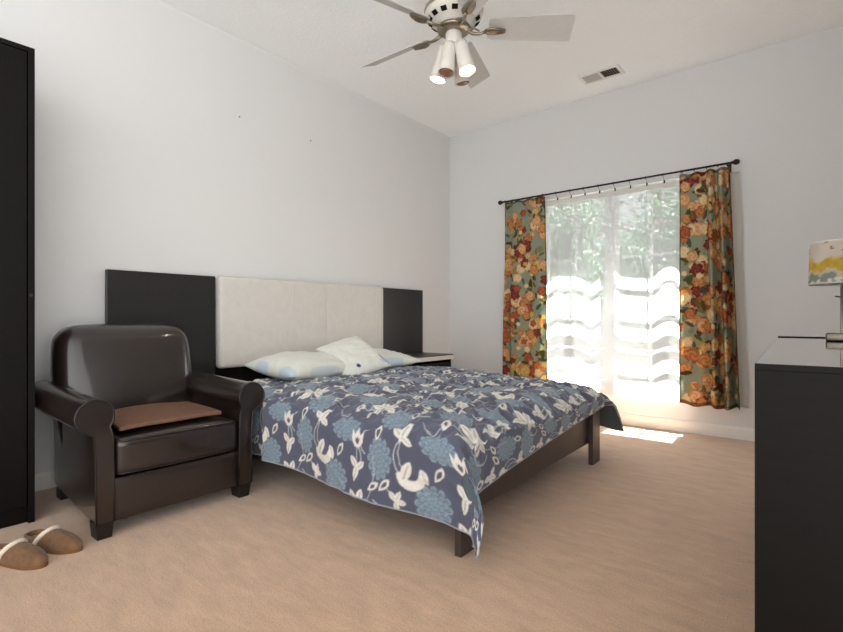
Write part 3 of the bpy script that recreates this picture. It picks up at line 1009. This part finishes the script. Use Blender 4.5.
def floral_image(w, h, px, seed):
    r = np.random.RandomState(seed)
    nx, ny = int(w / px), int(h / px)
    g0 = (np.arange(nx) + .5) * px; g1 = (np.arange(ny) + .5) * px
    A, B = np.meshgrid(g0, g1, indexing='ij')
    base = L3((160, 168, 146))
    img = np.ones((nx, ny, 3)) * base
    for _ in range(int(w * h * 260)):                      # mottled ground
        a, b_ = r.rand() * w, r.rand() * h
        rr = 0.008 + 0.02 * r.rand()
        d = ((A - a) ** 2 + (B - b_) ** 2) / rr ** 2
        c = [L3((138, 156, 142)), L3((184, 180, 148)), L3((186, 164, 112)), L3((126, 136, 108))][r.randint(4)]
        k = np.clip(1.3 - d, 0, 1)[..., None] * 0.7
        img = img * (1 - k) + c * k
    pal = [((190, 118, 66), (232, 186, 124)), ((158, 82, 56), (208, 130, 86)), ((228, 202, 150), (246, 232, 200)), ((204, 164, 92), (238, 212, 150)),
           ((122, 52, 48), (170, 88, 74)), ((212, 150, 98), (244, 214, 168)), ((178, 104, 62), (222, 164, 106))]
    def leafblob(a, b_, rr, ang, c):
        X = (A - a) * math.cos(ang) + (B - b_) * math.sin(ang); Y = -(A - a) * math.sin(ang) + (B - b_) * math.cos(ang)
        ins = (X / rr) ** 2 + (Y / (rr * 0.38)) ** 2 < 1
        img[ins] = c * (0.85 + 0.3 * r.rand())
    def rose(a, b_, rr, p):
        X, Y = A - a, B - b_
        d = np.hypot(X, Y) / rr; th_ = np.arctan2(Y, X)
        ph = r.rand() * 6
        ins = d < 1 + 0.13 * np.sin(5 * th_ + ph) + 0.06 * np.sin(9 * th_)
        sw_ = 0.5 + 0.5 * np.sin(d * 9 + th_ * 2 + ph)
        t = np.clip(0.15 + 0.75 * sw_ * (1 - 0.4 * d), 0, 1)[..., None]
        c = L3(p[0]) * (1 - t) + L3(p[1]) * t
        dark = np.clip((d - 0.75) * 2.5, 0, 0.6)[..., None]
        c = c * (1 - dark) + L3(p[0]) * 0.55 * dark
        img[ins] = c[ins]
    ys = np.arange(0.02, h + 0.1, 0.17)
    for i, b0 in enumerate(ys):
        for a0 in np.arange((0.12 if i % 2 else 0.02), w + 0.1, 0.22):
            ca, cb_ = a0 + 0.03 * r.randn(), b0 + 0.02 * r.randn()
            for _ in range(14):
                leafblob(ca + 0.06 * r.randn(), cb_ + 0.055 * r.randn(), 0.02 + 0.015 * r.rand(), r.rand() * 6,
                         [L3((92, 98, 56)), L3((128, 120, 64)), L3((84, 102, 88)), L3((110, 72, 40))][r.randint(4)])
            for _ in range(15):
                rose(ca + 0.052 * r.randn(), cb_ + 0.046 * r.randn(), 0.016 + 0.026 * r.rand(), pal[[0, 0, 1, 2, 2, 3, 3, 4, 5, 5, 6][r.randint(11)]])
    return img


def curtain(name, label, x0, x1, z1, z0, folds, flare0, flare1, seed):
    """folds(u) -> y offset; u across 0..1"""
    nu, nv = 170, 290
    u = np.linspace(0, 1, nu); v = np.linspace(0, 1, nv)              # v = 0 at the top
    U, V = np.meshgrid(u, v, indexing='ij')
    Yf = np.array([folds(a) for a in u])[:, None]
    amp = 0.45 + 0.55 * np.clip(V * 2.5, 0, 1) + 0.25 * V
    X = x0 - flare0 * V + (x1 - x0 + flare1 * V + flare0 * V) * U
    Y = RY + 0.010 + Yf * amp + 0.006 * np.sin(V * 7 + U * 5)
    Z = z1 + (z0 - z1) * V + 0.006 * np.sin(U * 23) * (V < 0.02) - 0.012 * U * V * 0 + 0.010 * np.sin(U * 14 + 1) * V ** 8
    arc = np.concatenate([[0], np.cumsum(np.hypot(np.diff(X[:, nv // 2]), np.diff(Y[:, nv // 2])))])
    px = 0.004
    img = floral_image(arc[-1] / 1.25 + 0.02, (z1 - z0) / 1.25 + 0.02, px, seed)
    ia = np.clip((arc / 1.25 / px).astype(int), 0, img.shape[0] - 1); ib = np.clip(((v * (z1 - z0)) / 1.25 / px).astype(int), 0, img.shape[1] - 1)
    colr = img[ia][:, ib]
    hem = (V < 0.012) | (V > 0.985) | (U < 0.02) | (U > 0.98)
    colr = np.where(hem[..., None], colr * 0.35 + L3((70, 50, 40)) * 0.45, colr)
    me = grid_mesh(name, np.stack([X, Y, Z], -1), colr)
    o = link(name, me, M['floral'])
    md = o.modifiers.new('thickness', 'SOLIDIFY'); md.thickness = 0.002
    return tag(o, label, 'curtain', 'floral curtains at the window'), X, Y, Z


def rings(o, xs):
    for x in xs:
        bm = bmesh.new()
        tube(bm, [(x, RY + 0.012 * math.cos(a), RZ - 0.002 + 0.012 * math.sin(a)) for a in np.linspace(0, 2 * PI, 14, endpoint=False)], 0.0016, 6, closed=True)
        obj('ring', bm, M['rod'], o, smooth=True)


def folds_l(u):
    w = math.exp(-(u / 0.20) ** 2)
    return 0.030 * w * math.cos(u * 34) + 0.008 * math.sin(u * 12 + 1)


def folds_r(u):
    w = 1 / (1 + math.exp(-(u - 0.55) * 16))
    return 0.050 * w * math.sin((u - 0.45) * 30) + 0.007 * math.sin(u * 10)


cl, *_ = curtain('floral_curtain', 'floral curtain of orange roses on the left side of the window', 0.705, 1.118, 1.935, 0.235, folds_l, 0.045, 0.02, 3)
cr, Xr, Yr, Zr = curtain('floral_curtain', 'floral curtain of orange roses on the right side of the window', 2.190, 2.515, 1.925, 0.225, folds_r, 0.0, 0.065, 8)
rings(cl, (0.72, 0.80, 0.90, 1.00, 1.10)); rings(cr, (2.21, 2.29, 2.37, 2.44, 2.50))
# pale lining strip showing past the outer edge of the right curtain
n = 60
zz = np.linspace(0, 1, n)
Pl = np.zeros((8, n, 3))
for i in range(8):
    Pl[i, :, 0] = 2.485 + 0.075 * i / 7 + (0.045 + 0.012 * i / 7) * zz + 0.004 * np.sin(zz * 9)
    Pl[i, :, 1] = RY + 0.085 - 0.006 * math.sin(i)
    Pl[i, :, 2] = 1.90 + (0.235 - 1.90) * zz
lo = link('lining', grid_mesh('lining', Pl), M['lining'], cr)
md = lo.modifiers.new('thickness', 'SOLIDIFY'); md.thickness = 0.0015

nu, nv = 300, 120
u = np.linspace(0, 1, nu); v = np.linspace(0, 1, nv)
U, V = np.meshgrid(u, v, indexing='ij')
SX0, SX1 = 1.095, 2.200
Xs = SX0 + (SX1 - SX0) * U
def wav(x):
    return (0.012 * np.sin(x * 15.5 + 0.4) + 0.0055 * np.sin(x * 27 + 1.0) + 0.0015 * np.sin(x * 53))
Ys = -0.072 + wav(Xs) * (0.35 + 0.65 * np.clip(V * 3, 0, 1)) * (0.85 + 0.25 * np.sin(V * 4 + 1))
scal = 0.012 * np.abs(np.sin(U * PI * 11)) - 0.004
Zs = 1.905 + (0.245 - 1.905) * V - scal * (V > 0.985)
Zs = Zs - 0.012 * np.abs(np.sin(U * PI * 9)) * (1 - V) ** 8
sh = link('sheer_curtain', grid_mesh('sheer_curtain', np.stack([Xs, Ys, Zs], -1)), M['sheer'])
tag(sh, 'white sheer curtain glowing with daylight in the middle of the window', 'sheer curtain')
for k in range(10):
    x = SX0 + (SX1 - SX0) * (k + 0.0) / 9
    bm = bmesh.new()
    yk = float(-0.072 + wav(x) * 0.35)
    tube(bm, [(x, RY + 0.012 * math.cos(a), RZ + 0.012 * math.sin(a)) for a in np.linspace(0, 2 * PI, 14, endpoint=False)], 0.0014, 6, closed=True)
    tube(bm, [(x, RY + 0.011, RZ - 0.008), (x, (RY + yk) / 2, RZ - 0.020), (x, yk, 1.908)], 0.0016, 6)
    box(bm, x - 0.005, x + 0.005, yk - 0.005, yk + 0.005, 1.890, 1.914, 0.001)
    obj('clip', bm, M['rod'], sh)
bm = bmesh.new()                                                   # opaque top hem
Ph = np.stack([Xs[:, :4], Ys[:, :4] - 0.0015, Zs[:, :4]], -1)
hm = link('top_hem', grid_mesh('top_hem', Ph), M['lining'], sh)

# ------------------------------------------------------------------ small things on the walls
def nail(x, y, z):
    o = obj('wall_nail', lathebm([(0, 0.0), (0.0015, 0.0), (0.0015, 0.010), (0.0045, 0.010), (0.0045, 0.012), (0, 0.012)],
                                 Matrix.Translation((x - 0.002, y, z)) @ Matrix.Rotation(PI / 2, 4, 'Y'), 10), M['rod'])
    return o
tag(nail(0, -2.381, 2.211), 'small dark nail high on the left wall, above the cream padding', 'nail', 'nails in the left wall')
tag(nail(0, -1.792, 2.211), 'small dark nail in the left wall, the one closer to the window', 'nail', 'nails in the left wall')

WP = thing('wall_socket', 'small white socket low on the window wall beside the dresser', 'socket', (2.664, 0, 0.285))
obj('plate', boxbm(-0.018, 0.018, -0.008, 0, -0.012, 0.012, 0.003), M['white'], WP)
obj('jack', lathebm([(0, 0), (0.006, 0), (0.006, 0.012), (0, 0.012)], Matrix.Translation((0, -0.008, 0)) @ Matrix.Rotation(PI / 2, 4, 'X'), 12), M['white'], WP)

# ceiling vent
VT = thing('ceiling_vent', 'white ceiling air vent with a dark half near the window wall', 'vent', (1.69, -0.333, CEIL))
bm = bmesh.new()
vx, vy = 0.155, 0.085
box(bm, -vx, vx, -vy, -vy + 0.025, -0.008, 0, 0.002); box(bm, -vx, vx, vy - 0.025, vy, -0.008, 0, 0.002)
box(bm, -vx, -vx + 0.025, -vy + 0.025, vy - 0.025, -0.008, 0, 0.002); box(bm, vx - 0.025, vx, -vy + 0.025, vy - 0.025, -0.008, 0, 0.002)
box(bm, -0.008, 0.008, -vy + 0.025, vy - 0.025, -0.008, 0, 0.001)
obj('frame', bm, M['white'], VT)
obj('duct', boxbm(-vx + 0.02, vx - 0.02, -vy + 0.02, vy - 0.02, -0.0015, 0), M['vent_dark'], VT)
for k in range(7):
    for s in (-1, 1):
        x = s * (0.018 + k * 0.0175)
        bm = bmesh.new()
        box(bm, -0.0075, 0.0075, -vy + 0.025, vy - 0.025, -0.0005, 0.0005)
        bmesh.ops.rotate(bm, verts=bm.verts, matrix=Matrix.Rotation(-0.60 if s < 0 else 0.93, 3, 'Y'))
        bmesh.ops.translate(bm, verts=bm.verts, vec=(x, 0, -0.0055))
        obj('slat', bm, M['vent_grey'], VT)

# ------------------------------------------------------------------ ceiling fan
FX_, FY_, FDZ = 1.472, -1.965, 0.045
CE = CEIL - FDZ
FAN = thing('ceiling_fan', 'white five-blade ceiling fan with nickel arms and four spotlights', 'ceiling fan', (FX_, FY_, FDZ))
obj('canopy', lathebm([(0, CE), (0.07, CE), (0.07, CE - 0.02), (0.045, CE - 0.055), (0.018, CE - 0.065), (0, CE - 0.065)]), M['fan_white'], FAN, smooth=True)
obj('downrod', lathebm([(0.013, 2.55), (0.013, CE - 0.06)], None, 16), M['fan_white'], FAN, smooth=True)
hous = obj('motor_housing', lathebm([(0, 2.575), (0.03, 2.575), (0.05, 2.565), (0.10, 2.555), (0.145, 2.535), (0.158, 2.51), (0.158, 2.475), (0.150, 2.455), (0.115, 2.43), (0.095, 2.415), (0.085, 2.405), (0, 2.405)], None, 40), M['fan_white'], FAN, smooth=True)
obj('trim_ring', lathebm([(0.156, 2.478), (0.162, 2.484), (0.162, 2.500), (0.156, 2.506)], None, 40), M['nickel'], FAN, smooth=True)
for k in range(14):
    a = 2 * PI * k / 14
    Mx = Matrix.Rotation(a, 4, 'Z') @ Matrix.Translation((0.1325, 0, 2.4425)) @ Matrix.Rotation(math.radians(54), 4, 'Y')
    bm = boxbm(-0.003, 0.003, -0.016, 0.016, -0.013, 0.013, 0.002)
    bmesh.ops.transform(bm, matrix=Matrix.Rotation(a, 4, 'Z') @ Matrix.Translation((0.1325, 0, 2.4415)) @ Matrix.Rotation(math.radians(55), 4, 'Y'), verts=bm.verts)
    obj('vent_slot', bm, M['dark_hole'], hous)
obj('hub', lathebm([(0.085, 2.407), (0.092, 2.400), (0.088, 2.388), (0.06, 2.380), (0.045, 2.378), (0, 2.378)], None, 32), M['dark_nickel'], FAN, smooth=True)
obj('switch_housing', lathebm([(0.040, 2.380), (0.044, 2.372), (0.044, 2.318), (0.038, 2.305), (0.036, 2.285), (0.022, 2.270), (0.0, 2.266)], None, 28), M['fan_white'], FAN, smooth=True)
for k in range(5):
    a = math.radians(38 + 72 * k)
    Rz = Matrix.Rotation(a, 4, 'Z')
    # arm with a leaf-shaped end
    bm = bmesh.new()
    tube(bm, [(0.075, 0.0, 2.392), (0.105, 0.010, 2.378), (0.14, 0.008, 2.374), (0.18, 0, 2.384)], [0.010, 0.009, 0.008, 0.010], 8)
    tube(bm, [(0.075, -0.012, 2.400), (0.11, -0.018, 2.392), (0.14, -0.008, 2.380)], [0.006, 0.005, 0.005], 8)
    sub = rbox((0.225, 0, 2.386), (0.115, 0.062, 0.010), 0.0049, 2, 8, lambda x, y, z: Vector((x, y * (0.35 + 0.75 * math.sin(PI * min(1, max(0, (x + 0.0575) / 0.115)) ** 0.8)), z + 0.004 * math.cos(y * 90))))
    tmp = bpy.data.meshes.new('t'); sub.to_mesh(tmp); sub.free(); bm.from_mesh(tmp); bpy.data.meshes.remove(tmp)
    for s in (-1, 1):
        lathe(bm, [(0, 0), (0.005, 0), (0.004, -0.003), (0, -0.004)], Matrix.Translation((0.245, s * 0.018, 2.381)), 8)
    bmesh.ops.transform(bm, matrix=Rz, verts=bm.verts)
    arm = obj('blade_arm', bm, M['dark_nickel'], FAN, smooth=True)
    # blade
    out = []
    for t, w in ((0.0, 0.050), (0.02, 0.056), (0.06, 0.060), (0.5, 0.069), (0.93, 0.075), (0.985, 0.074), (1.0, 0.070)):
        out.append((0.19 + 0.455 * t, w))
    loop = out + [(x, -w) for x, w in out[::-1]]
    bm = bmesh.new()
    tp = [bm.verts.new((x, y, 0.0035)) for x, y in loop]; bt = [bm.verts.new((x, y, -0.0035)) for x, y in loop]
    bm.faces.new(tp); bm.faces.new(bt[::-1])
    for i in range(len(loop)):
        j = (i + 1) % len(loop)
        bm.faces.new((tp[i], bt[i], bt[j], tp[j]))
    bmesh.ops.transform(bm, matrix=Rz @ Matrix.Translation((0, 0, 2.396)) @ Matrix.Rotation(math.radians(-26), 4, 'X'), verts=bm.verts)
    obj('blade', bm, M['blade'], FAN)

cr_, ci_ = (0.7709, 0.637), (-0.637, 0.7709)                       # room directions that run along the blade pairs
lamps = [(-0.040, -0.050), (0.060, -0.070), (-0.078, 0.020), (0.050, 0.055)]
for il, (ur, uf) in enumerate(lamps):
    lit = il in (1, 2)
    ex, ey = ur * cr_[0] + uf * ci_[0], ur * cr_[1] + uf * ci_[1]
    p0 = Vector((ex * 0.55, ey * 0.55, 2.305)); p1 = Vector((ex * 1.12, ey * 1.12, 2.130))
    ax_ = (p1 - p0).normalized()
    q = Vector((0, 0, 1)).rotation_difference(ax_).to_matrix().to_4x4()
    Mx = Matrix.Translation(p0) @ q
    Lh = (p1 - p0).length
    head = obj('spotlight', lathebm([(0, -0.004), (0.020, -0.004), (0.034, 0.006), (0.037, 0.03), (0.040, Lh * 0.6), (0.046, Lh), (0.0435, Lh), (0.036, Lh * 0.62), (0.0, Lh * 0.60)], Mx, 26), M['fan_white'], FAN, smooth=True)
    obj('bulb', lathebm([(0, Lh * 0.62), (0.014, Lh * 0.63), (0.018, Lh * 0.74), (0.035, Lh * 0.92), (0.036, Lh * 0.985), (0.026, Lh * 1.03), (0, Lh * 1.045)], Mx, 22), M['bulb' if lit else 'bulb_off'], head, smooth=True)
    obj('spot_knuckle', tubebm([(ex * 0.2, ey * 0.2, 2.300), (ex * 0.45, ey * 0.45, 2.308), tuple(p0)], 0.008, 8), M['nickel'], head, smooth=True)
    if not lit:
        continue
    ld = bpy.data.lights.new('fan_bulb', 'SPOT'); ld.energy = 2.2; ld.color = (1.0, 0.86, 0.68); ld.spot_size = math.radians(125); ld.shadow_soft_size = 0.03
    lo = bpy.data.objects.new('fan_bulb', ld); COL.objects.link(lo)
    lo.location = Vector((FX_, FY_, FDZ)) + p1 + ax_ * 0.012
    lo.rotation_euler = ax_.to_track_quat('-Z', 'Y').to_euler()
obj('pull_chain', tubebm([(0.046, 0.0, 2.33), (0.050, 0.0, 2.31), (0.050, 0, 2.20)], 0.0013, 6), M['nickel'], FAN)

# ------------------------------------------------------------------ outside the window
struct('garden_ground', boxbm(-14, 14, 0.141, 26, -0.45, -0.35), M['lawn'])


def tree(label, x, y, h, r, n, seed):
    rr = random.Random(seed)
    T_ = thing('leafy_tree', label, 'tree', (x, y, -0.35), 0, 'trees outside the window')
    bm = bmesh.new()
    tube(bm, [(0, 0, 0), (0.05, 0.02, h * 0.3), (-0.03, 0.0, h * 0.6), (0.02, 0, h * 0.85)], [0.17, 0.13, 0.09, 0.03], 10)
    for k in range(9):
        a = k * 2.4
        z = h * (0.28 + 0.06 * k)
        tube(bm, [(0, 0, z), (math.cos(a) * r * 0.45, math.sin(a) * r * 0.45, z + 0.35), (math.cos(a) * r * 0.8, math.sin(a) * r * 0.8, z + 0.5)], [0.05, 0.03, 0.012], 6)
    obj('trunk', bm, M['bark'], T_, smooth=True)
    bm = bmesh.new()
    cl = [(rr.gauss(0, r * 0.45), rr.gauss(0, r * 0.45), h * (0.58 + 0.22 * rr.uniform(-1.6, 1.6))) for _ in range(26)]
    for k in range(n):
        c = cl[rr.randrange(len(cl))]
        p = Vector((c[0] + rr.gauss(0, r * 0.2), c[1] + rr.gauss(0, r * 0.2), max(0.5, c[2] + rr.gauss(0, r * 0.2))))
        d = Vector((rr.gauss(0, 1), rr.gauss(0, 1), rr.gauss(0, 0.6))).normalized()
        s = d.cross(Vector((rr.gauss(0, 1), rr.gauss(0, 1), rr.gauss(0, 1)))).normalized()
        l_ = rr.uniform(0.07, 0.13)
        v = [bm.verts.new(p), bm.verts.new(p + d * l_ * 0.5 + s * l_ * 0.28), bm.verts.new(p + d * l_), bm.verts.new(p + d * l_ * 0.5 - s * l_ * 0.28)]
        bm.faces.new(v)
    obj('foliage', bm, M['leaf'], T_)
    return T_


tree('leafy green tree outside, seen through the right half of the window', 0.6, 5.6, 5.0, 1.5, 9000, 4)
tree('leafy green tree outside, seen through the left half of the window', -2.75, 9.5, 6.0, 1.8, 9000, 9)

# ------------------------------------------------------------------ light
SKY_N, SKY_FILL = 0.65, 2.05
w = bpy.data.worlds.new('sky'); S.world = w
w.use_nodes = True
nt = w.node_tree
bg = nt.nodes['Background']
tc = nt.nodes.new('ShaderNodeTexCoord')                            # sky made brighter behind and below the camera, added to fill the room
dt = nt.nodes.new('ShaderNodeVectorMath'); dt.operation = 'DOT_PRODUCT'
dt.inputs[1].default_value = (0.62, -0.42, -0.85)
mr = nt.nodes.new('ShaderNodeMapRange'); mr.interpolation_type = 'SMOOTHSTEP'
mr.inputs['From Min'].default_value = -0.1; mr.inputs['From Max'].default_value = 0.7
mr.inputs['To Min'].default_value = SKY_N; mr.inputs['To Max'].default_value = SKY_FILL
nt.links.new(tc.outputs['Generated'], dt.inputs[0])
nt.links.new(dt.outputs['Value'], mr.inputs['Value'])
nt.links.new(mr.outputs['Result'], bg.inputs['Strength'])
bg.inputs['Color'].default_value = (1.0, 0.995, 0.985, 1)
sun = bpy.data.lights.new('sun', 'SUN'); sun.energy = 105.0; sun.angle = math.radians(0.55); sun.color = (1.0, 0.98, 0.95)
so = bpy.data.objects.new('sun', sun); COL.objects.link(so)
so.rotation_euler = Vector((0.02, -0.275, -0.96)).to_track_quat('-Z', 'Y').to_euler()
so.location = (1.6, 6, 12)

# ------------------------------------------------------------------ camera
cam = bpy.data.cameras.new('camera')
cam.sensor_fit = 'HORIZONTAL'; cam.sensor_width = 36.0
cam.lens = 500.0 / 843.0 * 36.0
cam.shift_y = 2.0 / 843.0
cam.clip_start = 0.02
co = bpy.data.objects.new('camera', cam); COL.objects.link(co)
co.location = (CX, CY, 0.864)
co.rotation_euler = (PI / 2, 0, math.atan2(0.637, 0.7709))
S.camera = co

S.view_settings.view_transform = 'Standard'
S.view_settings.look = 'None'
S.view_settings.gamma = 1.0
S.view_settings.use_curve_mapping = False
S.view_settings.exposure = 0.8
S.cycles.max_bounces = 12
S.cycles.diffuse_bounces = 8
S.cycles.transparent_max_bounces = 16
S.cycles.caustics_reflective = False
S.cycles.caustics_refractive = False
S.cycles.sample_clamp_indirect = 6.0
S.cycles.use_denoising = True
